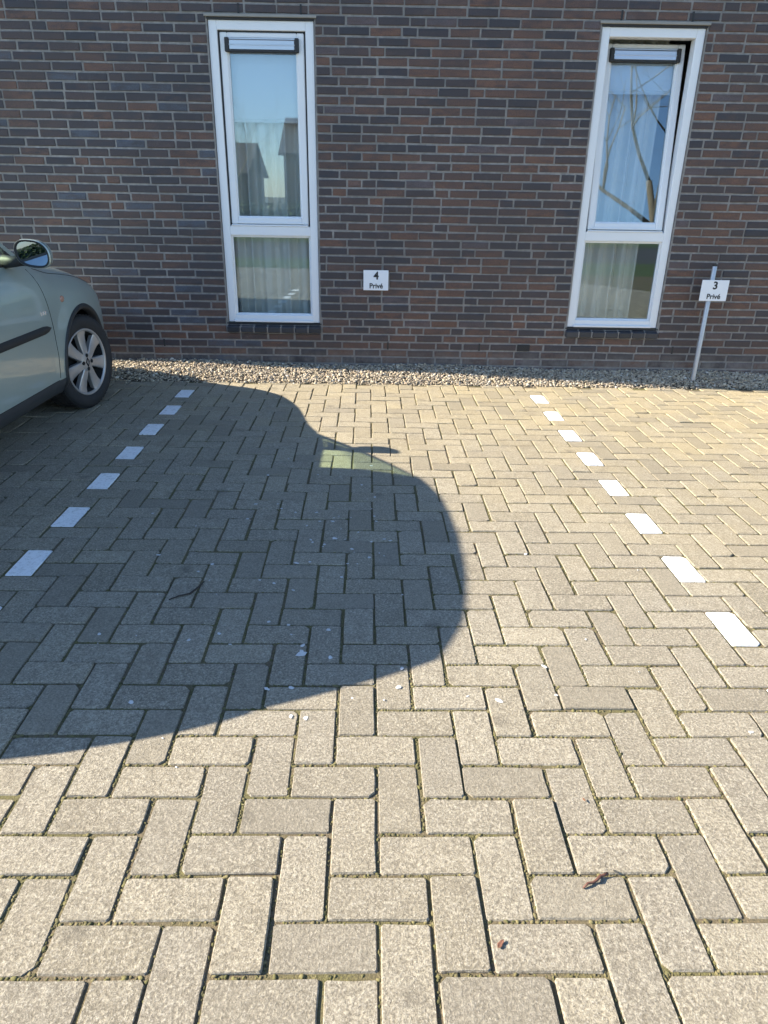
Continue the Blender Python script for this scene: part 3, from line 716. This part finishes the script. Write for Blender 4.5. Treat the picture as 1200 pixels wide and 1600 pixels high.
for sgn in (1, -1):
    mb = MB(); mbb = MB(); gl = []
    for a in range(5):
        for b in range(3):
            P_ = flip(patch(side, S_[a], S_[a+1], T_[b], T_[b+1]), sgn)
            if b == 1 and a in (1, 3): cp(MB().grid(P_), 'side_window', 'cglass', smooth=True, recalc=False)
            elif a == 2 or b == 0 and a < 4: mbb.grid(P_)
            else: mb.grid(P_)
    cp(mb, 'pillar', 'paint', smooth=True, recalc=False); cp(mbb, 'window_trim', 'plastic', smooth=True, recalc=False)
    # black sail at the mirror foot
    P_ = flip([[tuple(side(.036+.055*u*(1-v)+.002, .035+.20*v)+Vector((.004, 0, 0))) for v in np.linspace(0, 1, 5)] for u in np.linspace(0, 1, 5)], sgn)
    cp(MB().grid(P_), 'mirror_sail', 'plastic', recalc=False)
def ws(u, t):                                        # windscreen, u -1..1 across
    x = side(0, t); w_ = x.x; bul = (1-u*u)
    return Vector((u*w_, x.y+bul*(.27-.14*t), x.z+bul*(.02+.028*t)))
cp(MB().grid(patch(lambda a, b: ws(-1+2*a, b), .014, .986, .02, .97, 24, 12)), 'windscreen', 'cglass', smooth=True, recalc=False)
mb = MB(); mb.grid(patch(lambda a, b: ws(-1+2*a, b), 0, 1, .97, 1, 24, 2)); mb.grid(patch(lambda a, b: ws(-1+2*a, b), 0, .014, .0, .97, 2, 12)); mb.grid(patch(lambda a, b: ws(-1+2*a, b), .986, 1, .0, .97, 2, 12)); mb.grid(patch(lambda a, b: ws(-1+2*a, b), 0.014, .986, 0, .02, 24, 1))
cp(mb, 'windscreen_trim', 'plastic', smooth=True, recalc=False)
mb = MB(); mb.grid(patch(lambda a, b: Vector((ws(-1+2*a, 0).x*(1-.0*b), ws(-1+2*a, 0).y+b*.14, ws(-1+2*a, 0).z-.01-.03*b)), .0, 1, 0, 1, 24, 4)); cp(mb, 'cowl', 'plastic', recalc=False)
def tail(u, t):
    x = side(1, t); bul = 1-u*u; return Vector((u*x.x, x.y-bul*(.10-.02*t), x.z+bul*.02*t))
cp(MB().grid(patch(lambda a, b: tail(-1+2*a, b), .06, .94, .08, .88, 20, 8)), 'rear_window', 'cglass', smooth=True, recalc=False)
mb = MB()
for s0, s1, t0, t1 in ((0, 1, 0, .08), (0, 1, .88, 1), (0, .06, .08, .88), (.94, 1, .08, .88)): mb.grid(patch(lambda a, b: tail(-1+2*a, b), s0, s1, t0, t1, 20, 4))
cp(mb, 'tailgate_frame', 'paint', smooth=True, recalc=False)
def roof(a, b):                                      # a along, b across -1..1
    y0 = ws(b, 1); y1 = tail(b, 1); yr = .075+a*(-1.5-.075); e = side(a, 1)
    y = y0.y+(y1.y-y0.y)*a; bul = 1-b*b
    return Vector((b*e.x, y, e.z+bul*(.048*(1-a)+.02*a+.055*math.sin(math.pi*a))))
cp(MB().grid(patch(lambda a, b: roof(a, -1+2*b), 0, 1, 0, 1, 24, 20)), 'roof', 'paint', smooth=True, recalc=False)
# cabin lining, seats, dash
mb = MB(); mb.grid([[(-.76, y, .30), (.76, y, .30)] for y in (-1.8, .95)]); cp(mb, 'cabin_floor', 'seat', recalc=False)
mb = MB().box((-.70, .42, .52), (.70, .86, .86), .04).box((-.62, .36, .80), (-.12, .56, .96), .03); cp(mb, 'dashboard', 'plastic')
mb = MB()
mb.lathe([(0, .17), (.012, .185), (.024, .17), (.012, .155)], 32, 'Z', (0, 0, 0), True)
mb.v = [(x-.36, .30+.45*z*0+y*math.cos(R(65)) - z*math.sin(R(65)), .92+y*math.sin(R(65))+z*math.cos(R(65))) for (x, y, z) in mb.v]; mb.tube([(-.36, .30, .92), (-.36, .44, .84)], .03)
cp(mb, 'steering_wheel', 'plastic', smooth=True)
for sx in (-.36, .36):
    mb = MB().box((sx-.24, -.40, .36), (sx+.24, .14, .54), .05); b2 = MB().box((sx-.23, -.52, .50), (sx+.23, -.38, 1.06), .05); b2.v = [(x, y-(z-.5)*.28, z) for x, y, z in b2.v]
    h2 = MB().box((sx-.13, -.69, 1.09), (sx+.13, -.60, 1.26), .035)
    s_ = cp(mb, 'seat', 'seat'); cp(b2, 'backrest', 'seat', s_); cp(h2, 'headrest', 'seat', s_)
s_ = cp(MB().box((-.66, -1.30, .36), (.66, -.85, .56), .05), 'rear_bench', 'seat'); b2 = MB().box((-.66, -1.48, .52), (.66, -1.33, 1.06), .05); b2.v = [(x, y-(z-.5)*.2, z) for x, y, z in b2.v]; cp(b2, 'backrest', 'seat', s_)
# seams
def seam(pts, r=.0017): return MB().tube(pts, r, 6, True)
def on(y, z, sgn, off=.0005): return (sgn*(flank(y, z)+off+.012*max(0, 1-abs(math.hypot(y-HUBF, z-RH)-.36)/.12)*(z < .8)), y, z)
for sgn in (1, -1):
    zs = np.linspace(.30, .93, 16); fr = lambda z: .775-.10*abs(z-.62)-(.10*max(0, z-.80)/.13)**1*0
    cp(seam([on(.790-.35*max(0, z-.55)**1.5-.12*max(0, .42-z), z, sgn) for z in zs]), 'door_seam', 'dark', smooth=True)
    cp(seam([on(-.42, z, sgn) for z in np.linspace(.29, .95, 14)]), 'door_seam', 'dark', smooth=True)
    cp(seam([on(y, .288, sgn) for y in np.linspace(.76, -1.0, 20)]), 'door_seam', 'dark', smooth=True)
    cp(seam([(sgn*(sec_up(y, THB*.93)[0]+.0005), y, sec_up(y, THB*.93)[1]+.0005) for y in np.linspace(.80, 1.74, 20)]), 'hood_seam', 'dark', smooth=True)
    # rubbing strip with tapered rounded nose
    def strip(y0, y1):
        P_ = []
        for k, y in enumerate(np.linspace(y0, y1, 24)):
            e = min(1, (k+.15)/1.5, (23-k+.15)/1.5); x = flank(y, .6)
            h_ = .024*e
            P_.append([(sgn*(x-.002), y, .600-h_), (sgn*(x+.009*e), y, .600-h_*.8), (sgn*(x+.012*e), y, .600), (sgn*(x+.009*e), y, .600+h_*.8), (sgn*(x-.002), y, .600+h_)])
        return MB().grid(P_)
    cp(strip(.760, -.405), 'rubbing_strip', 'plastic', smooth=True); cp(strip(-.435, -.96), 'rubbing_strip', 'plastic', smooth=True)
    mb = MB().lathe([(.004, .001), (.008, .012), (.004, .021), (-.004, .024)], 20, 'X', (0, 0, 0)); mb.v = [(sgn*(x+flank(.98, .735)), .98+y*1.25, .735+z*.85) for x, y, z in mb.v]; cp(mb, 'side_repeater', 'amber', smooth=True)
    mb = MB()
    for k in range(3): mb.box((flank(.70, .69)-.002, .665+k*.028-.009, .682), (flank(.70, .69)+.003, .665+k*.028+.009, .704), .001)
    mb.v = [(sgn*x, y, z) for x, y, z in mb.v]; cp(mb, 'badge', 'chrome')
    mb = MB().tube([on(-.20, .84, sgn, .004), on(-.22, .842, sgn, .030), on(-.34, .845, sgn, .032), on(-.36, .845, sgn, .004)], [.012, .013, .013, .012], 10); cp(mb, 'door_handle', 'plastic', smooth=True)
    # arch lip and wheel well
    for hy in (HUBF, HUBR):
        P_ = []
        for a in np.linspace(R(-14), R(194), 46):
            row = []
            for (dr, off) in ((.006, .0015), (.000, .010), (-.016, .011), (-.028, .004), (-.032, -.03)):
                y = hy+(ARCH+dr)*math.cos(a); z = RH+(ARCH+dr)*math.sin(a); x = flank(min(max(y, REAR+.01), FRONT-.01), max(z, zbot(y)))+.012*max(0, 1-abs(ARCH+dr-.36)/.12)
                row.append((sgn*(x+off), y, z))
            P_.append(row)
        cp(MB().grid(P_), 'arch_lip', 'plastic', smooth=True)
        P_ = [[(sgn*x, hy+.370*math.cos(a), RH+.370*math.sin(a)) for x in (.40, .60, .79)] for a in np.linspace(R(-20), R(200), 30)]
        mb = MB().grid(P_); mb.add([(sgn*.42, hy, RH)]+[(sgn*.42, hy+.38*math.cos(a), RH+.38*math.sin(a)) for a in np.linspace(0, 2*math.pi, 25)], [(0, k, k+1) for k in range(1, 25)])
        cp(mb, 'wheel_well', 'dark', recalc=False)
# wheels
def make_wheel(loc, sgn, steer):
    w_ = empty('wheel', loc); w_.parent = car; w_.rotation_euler = (0, 0, steer)
    f = lambda prof: [(sgn*h_, r_) for h_, r_ in prof]
    t_ = MB().lathe(f([(-.16, .205), (-.175, .23), (-.17, .275), (-.15, .296), (-.10, .302), (-.02, .300), (.0, .294), (.010, .280), (.014, .255), (.010, .232), (.000, .214), (-.012, .206)]), 72, 'X')
    cp(t_, 'tyre', 'rubber', w_, smooth=True)
    mb = MB()                                          # tread blocks
    for k in range(60):
        a = 2*math.pi*k/60
        for (x0, x1) in ((-.155, -.10), (-.092, -.045), (-.037, -.004)):
            c_, s_ = math.cos(a+x0*1.2), math.sin(a+x0*1.2); bx = MB().box((x0, -.012, .299), (x1, .012, .3045), .002)
            mb.add([(sgn*x, y*c_-z*s_, y*s_+z*c_) for x, y, z in bx.v], bx.f)
    cp(mb, 'tread', 'rubber', w_)
    cp(MB().lathe(f([(-.010, .198), (-.002, .200), (.006, .212), (.002, .2165), (-.012, .214)]), 64, 'X'), 'rim', 'alloy', w_, smooth=True)
    cp(MB().lathe(f([(-.108, .149), (-.10, .186), (-.03, .190), (-.006, .197)]), 64, 'X'), 'rim_barrel', 'dark', w_, smooth=True, recalc=True)
    cp(MB().lathe(f([(-.062, .001), (-.062, .13), (-.08, .135), (-.09, .205)]), 48, 'X'), 'brake_disc', 'dark', w_)
    for k in range(7):
        a = 2*math.pi*k/7+R(92); P_ = []
        for r_, hw_, x in ((.040, .023, .004), (.075, .027, .003), (.12, .033, -.004), (.165, .039, -.006), (.195, .046, -.002), (.207, .051, .001)):
            row = []
            for (q, dx) in ((-1, -.030), (-1, -.004), (-.80, 0), (0, -.0015), (.80, 0), (1, -.004), (1, -.030)):
                y, z = q*hw_, r_; c_, s_ = math.cos(a-math.pi/2), math.sin(a-math.pi/2); row.append((sgn*(x+dx), y*c_-z*s_, y*s_+z*c_))
            P_.append(row)
        cp(MB().grid(P_), 'spoke', 'alloy', w_, smooth=True, angle=35)
    cp(MB().lathe(f([(.006, .001), (.006, .050), (.002, .060), (-.03, .062)]), 40, 'X'), 'hub', 'alloy', w_, smooth=True, angle=35)
    for k in range(4):
        a = 2*math.pi*k/4; y, z = .044*math.cos(a), .044*math.sin(a)
        cp(MB().tube([(sgn*.002, y, z), (sgn*.0085, y, z)], .014, 6), 'bolt', 'dark', w_)
    mb = MB(); d_ = [(.0, .030), (.019, .0), (.0, -.030), (-.019, .0)]; d2 = [(.0, .019), (.012, .0), (.0, -.019), (-.012, .0)]
    vs = [(sgn*.010, *q) for q in d_]+[(sgn*.010, *q) for q in d2]+[(sgn*.005, *q) for q in d_]; mb.add(vs, [(k, (k+1) % 4, 4+(k+1) % 4, 4+k) for k in range(4)]+[(k, (k+1) % 4, 8+(k+1) % 4, 8+k) for k in range(4)])
    cp(mb, 'emblem', 'dark', w_)
    return w_
make_wheel((.812, HUBF, RH), 1, R(-12)); make_wheel((-.800, HUBF, RH), -1, R(-12)); make_wheel((.808, HUBR, RH), 1, 0); make_wheel((-.808, HUBR, RH), -1, 0)
# door mirrors
for sgn in (1, -1):
    org = Vector((.925, .472, 1.030)); h_ = MB(); P_ = []
    def ring(w_, hh, d, sx=0): return [(w_*(abs(math.cos(a))**.75)*math.copysign(1, math.cos(a))+sx, d, hh*(abs(math.sin(a))**.85)*math.copysign(1, math.sin(a))+.014*math.cos(a)*(-1)) for a in np.linspace(0, 2*math.pi, 37)]
    for (w_, hh, d, sx) in ((.088, .062, .012, 0), (.094, .068, .0, 0), (.101, .074, -.012, 0), (.103, .076, .006, 0), (.100, .075, .035, 0), (.085, .062, .075, -.006), (.055, .04, .100, -.012), (.001, .001, .108, -.014)): P_.append(ring(w_, hh, d, sx))
    h_.grid(P_); h_.v = [(sgn*(org.x+x*.88), org.y+y, org.z+z*.93) for x, y, z in h_.v]; hs = cp(h_, 'mirror', 'paint', smooth=True)
    g_ = MB(); rg = ring(.090, .063, .0)[:-1]; g_.add([(0, .003, 0)]+[(x, .003, z) for x, y, z in rg], [(0, k+1, (k+1) % 36+1) for k in range(36)]); g_.v = [(sgn*(org.x+x*.88), org.y+y-.002+x*.06, org.z+z*.93) for x, y, z in g_.v]; cp(g_, 'mirror_glass', 'mirror', hs, recalc=False)
    fr_ = MB(); fr_.grid([ring(.0885, .0625, .006), ring(.0885, .0625, -.006), ring(.0985, .072, -.0145), ring(.1035, .0768, .010)]); fr_.v = [(sgn*(org.x+x*.88), org.y+y, org.z+z*.93) for x, y, z in fr_.v]; cp(fr_, 'mirror_rim', 'plastic', hs, smooth=True)
    cp(MB().tube([(sgn*.745, .52, .985), (sgn*.80, .51, .985), (sgn*.87, .50, 1.0)], [.036, .028, .03], 12), 'mirror_arm', 'plastic', hs, smooth=True)
# nose and tail details
cp(MB().box((-.40, 1.98, .50), (.40, 2.06, .56), .01), 'grille', 'plastic')
cp(MB().box((-.26, 2.125, .32), (.26, 2.148, .42), .004), 'number_plate', 'plate'); cp(MB().box((-.26, -2.10, .55), (.26, -2.075, .65), .004), 'number_plate', 'plate')
cp(MB().tube([(.3, -.35, 1.50), (.3, -.52, 1.64)], [.004, .002], 6), 'aerial', 'plastic')
cp(MB().box((-.70, -1.9, .20), (.70, 1.9, .24)), 'underside', 'dark')

# ------------------------------------------------------------------ small things lying about
def tw(name, pts, r, m_, label):
    P_ = [ground_at(*q) for q in pts]; base = tuple(P_[0]); mb = MB(); n_ = len(P_)
    P_ = [(p_[0], p_[1], gz(p_[0])+r[k]+.001+(.004*math.sin(k*1.7)**2)) for k, p_ in enumerate(P_)]
    mb.tube(P_, r, 8); return tag(mb.build(name, m_, None, (base[0], base[1], gz(base[0])), smooth=True), label, 'twig')
M['twig'] = plain('twig_bark', (0.10, 0.042, 0.028), 0.7, nscale=200, namp=0.4, bumpd=.001); M['twig2'] = plain('twig_dark', (0.035, 0.026, 0.02), 0.8)
tw('twig', [(911, 1389), (918, 1384), (926, 1381), (932, 1379), (937, 1372), (942, 1371), (949, 1368)], [.0022, .0028, .0026, .0034, .0038, .0030, .0036], M['twig'], 'short crooked red-brown twig on the near sunlit pavers')
tw('twig', [(264, 938), (280, 934), (297, 929), (311, 920), (319, 910)], [.0022, .003, .0036, .0036, .002], M['twig2'], 'thin dark curved twig lying in the car shadow')
def leaf(px, py, sz_, col, label, z=0.004, gravel=False):
    q = ground_at(px, py); base = (q[0], q[1], gz(q[0])+z); mb = MB(); r = np.random.RandomState(int(px)); P_ = []
    for u in np.linspace(-1, 1, 9):
        wd = .45*(1-u*u)**.7*(1+r.normal(0, .12)); P_.append([(u*sz_, v*wd*sz_, sz_*.10*abs(v)+sz_*.06*u*u+r.normal(0, .03)*sz_) for v in (-1, -.5, 0, .5, 1)])
    mb.grid(P_); a = r.uniform(0, 6); mb.v = [(x*math.cos(a)-y*math.sin(a), x*math.sin(a)+y*math.cos(a), zz) for x, y, zz in mb.v]
    o = mb.build('dead_leaf', plain('dead_leaf', col, .8, nscale=150, namp=.35), None, (0, 0, 0), smooth=True, recalc=False); o.location = base
    sm = o.modifiers.new('thickness', 'SOLIDIFY'); sm.thickness = .0006
    return tag(o, label, 'leaf')
leaf(782, 1477, .011, (.17, .075, .045), 'small rust-red leaf scrap on a near paver')
leaf(912, 1251, .006, (.2, .10, .055), 'tiny orange leaf scrap up from the red-brown twig')
leaf(962, 1364, .006, (.05, .05, .045), 'tiny dark leaf scrap beside the red-brown twig')
leaf(305, 586, .035, (.04, .038, .035), 'dark dead leaf lying on the gravel strip', .05)
m_, n, p = mat('bird_dropping'); n.links.new(mix(n, noise(n, 200), (.42, .42, .41), (.66, .66, .64)), p.inputs['Base Color']); p.inputs['Roughness'].default_value = .8
mb = MB(); r = np.random.RandomState(12); sp = [(507, 851), (417, 1077), (455, 1075), (516, 1028), (473, 1009), (471, 1018), (560, 832), (420, 972), (434, 788), (400, 788), (497, 742), (610, 845), (463, 880), (462, 801), (440, 795), (580, 728), (520, 815), (585, 807), (588, 815), (478, 1123), (455, 1120), (780, 1095), (850, 1042), (628, 1045)]
sp += [(r.normal(520, 60), r.normal(850, 60)) for _ in range(34)]+[(r.uniform(150, 650), r.uniform(800, 1120)) for _ in range(26)]+[(r.uniform(650, 1190), r.uniform(760, 1200)) for _ in range(8)]+[(r.uniform(20, 700), r.uniform(1130, 1200)) for _ in range(2)]
for k, (px, py) in enumerate(sp):
    q = ground_at(px, py); s0 = ((.0068 if py < 1130 else .0045) if k < 24 else .0022+r.gamma(1.6, .0016))*r.uniform(.7, 1.2); nn = 10; a0 = r.uniform(0, 6); el = r.uniform(1, 1.7)
    rim = [(s0*el*math.cos(a)*rr_, s0*math.sin(a)*rr_) for a, rr_ in zip(np.linspace(0, 2*math.pi, nn, False), r.uniform(.7, 1.25, nn))]
    rt = lambda x, y: (q[0]+x*math.cos(a0)-y*math.sin(a0), q[1]+x*math.sin(a0)+y*math.cos(a0))
    vs = [(*rt(*c_), gz(q[0])+.0018) for c_ in rim]+[(*rt(c_[0]*.6, c_[1]*.6), gz(q[0])+.0024) for c_ in rim]+[(q[0], q[1], gz(q[0])+.0026)]
    mb.add(vs, [(i, (i+1) % nn, nn+(i+1) % nn, nn+i) for i in range(nn)]+[(nn+i, nn+(i+1) % nn, 2*nn) for i in range(nn)])
tag(mb.build('bird_droppings', m_, None, smooth=True), 'white bird droppings spattered over the pavers', 'droppings', kind='stuff')

# ------------------------------------------------------------------ what the panes mirror: lawn, hedge, houses, bare trees across the road
M['bark'] = plain('bark', (0.20, 0.16, 0.11), 0.9, nscale=14, namp=0.3); M['tile'] = plain('roof_tile', (0.075, 0.06, 0.055), 0.7, nscale=6, namp=0.25); M['hwall'] = plain('house_brick', (0.16, 0.11, 0.085), 0.8, nscale=12, namp=0.2)
m_, n, p = mat('hedge_leaf'); rv = rvxyz(n); n.links.new(mix(n, rv[0], (.025, .045, .012), (.075, .11, .03)), p.inputs['Base Color']); p.inputs['Roughness'].default_value = .6; M['leaf'] = m_
def house(x0, x1, y, zt, zr, label):
    root = tag(empty('house', ((x0+x1)/2, y, -.07)), label, 'house', 'houses across the road'); b = tuple(root.location)
    def hb(mb, nm, m_, par=None):
        o = mb.build(nm, m_, par or root, b); o.location = (0, 0, 0); return o
    hb(MB().box((x0, y-8, -.1), (x1, y, zt)), 'wall', M['hwall'])
    P_ = [(x0-.3, y+.4, zt-.1), (x1+.3, y+.4, zt-.1), (x1+.3, y-4, zr), (x0-.3, y-4, zr), (x0-.3, y-8.4, zt-.1), (x1+.3, y-8.4, zt-.1)]
    rf = hb(MB().add(P_+[(a, c_, d-.15) for a, c_, d in P_], [(0, 1, 2, 3), (3, 2, 5, 4), (6, 7, 8, 9), (9, 8, 11, 10), (0, 6, 9, 3), (3, 9, 10, 4), (1, 7, 8, 2), (2, 8, 11, 5), (0, 1, 7, 6), (4, 5, 11, 10)]), 'roof', M['tile'])
    hb(MB().box((x0+2, y-4.4, zr-.4), (x0+2.7, y-3.7, zr+.7)), 'chimney', M['hwall'], rf)
    x = x0+1.2
    while x+1.4 < x1:
        for z in ((.9,) if zt < 3.6 else (.9, 3.3)):
            wn = MB(); frame_box(wn, x, x+1.4, z, z+1.3, y+.01, y+.06, .08, .01); f_ = hb(wn, 'window', M['pvc']); hb(MB().box((x+.08, y+.02, z+.08), (x+1.32, y+.03, z+1.22)), 'pane', M['gasket'], f_)
        x += 2.6
house(-24, -9.2, -46, 2.7, 4.6, 'low brick house with a tiled roof mirrored left in the closed window')
house(-6.6, 8, -46, 3.9, 6.2, 'taller brick house with a tiled roof mirrored right in the closed window')
P_ = np.stack([rng.uniform(-26, 26, 5200), rng.normal(-33, .35, 5200), rng.uniform(0, 1.05, 5200)], 1)
hd = tag(empty('hedge', (0, -33, -.07)), 'clipped green hedge across the road mirrored in the lower panes', 'hedge')
hl = blobs('foliage', M['leaf'], P_-np.array([0, -33, 0]), np.tile([.13, .11, .06], (5200, 1))*rng.uniform(.6, 1.3, (5200, 1)), rng.rand(5200, 3), hd, .3, False, 8, False); hl['kind'] = 'stuff'
def tree(x, y, h, seed, label, spread=.55):
    r = np.random.RandomState(seed); root = tag(empty('bare_tree', (x, y, -.07)), label, 'tree', 'bare trees across the road')
    tr, br = MB(), MB()
    def grow(p_, d, ln, rad, lev, mb):
        pts = [p_]; rs = [rad]; q = Vector(p_); dd = Vector(d)
        for k in range(4): dd = (dd+Vector(r.normal(0, .12, 3))+Vector((0, 0, .05))).normalized(); q = q+dd*ln/4; pts.append(tuple(q)); rs.append(rad*(1-.13*(k+1)))
        mb.tube(pts, rs, 8 if lev < 2 else 5)
        if lev < 5:
            for _ in range(3 if lev else 6):
                t_ = r.randint(2, 5); a = Vector(r.normal(0, 1, 3)); a = (a-dd*a.dot(dd)).normalized()
                grow(pts[t_], (dd*(1-spread*.6)+a*spread*r.uniform(.8, 1.3)).normalized(), ln*r.uniform(.58, .80), rs[t_]*.62, lev+1, br)
    grow((0, 0, 0), (0, 0, 1), h*.36, h*.013, 0, tr)
    tr.build('trunk', M['bark'], root, local=True, smooth=True, recalc=False); br.build('crown', M['bark'], root, local=True, smooth=True, recalc=False)
tree(-7.6, -34, 7.5, 4, 'bare tree mirrored in the closed window between the houses'); tree(6.4, -11.2, 11.5, 9, 'large bare tree mirrored in the tilted sash', .7)
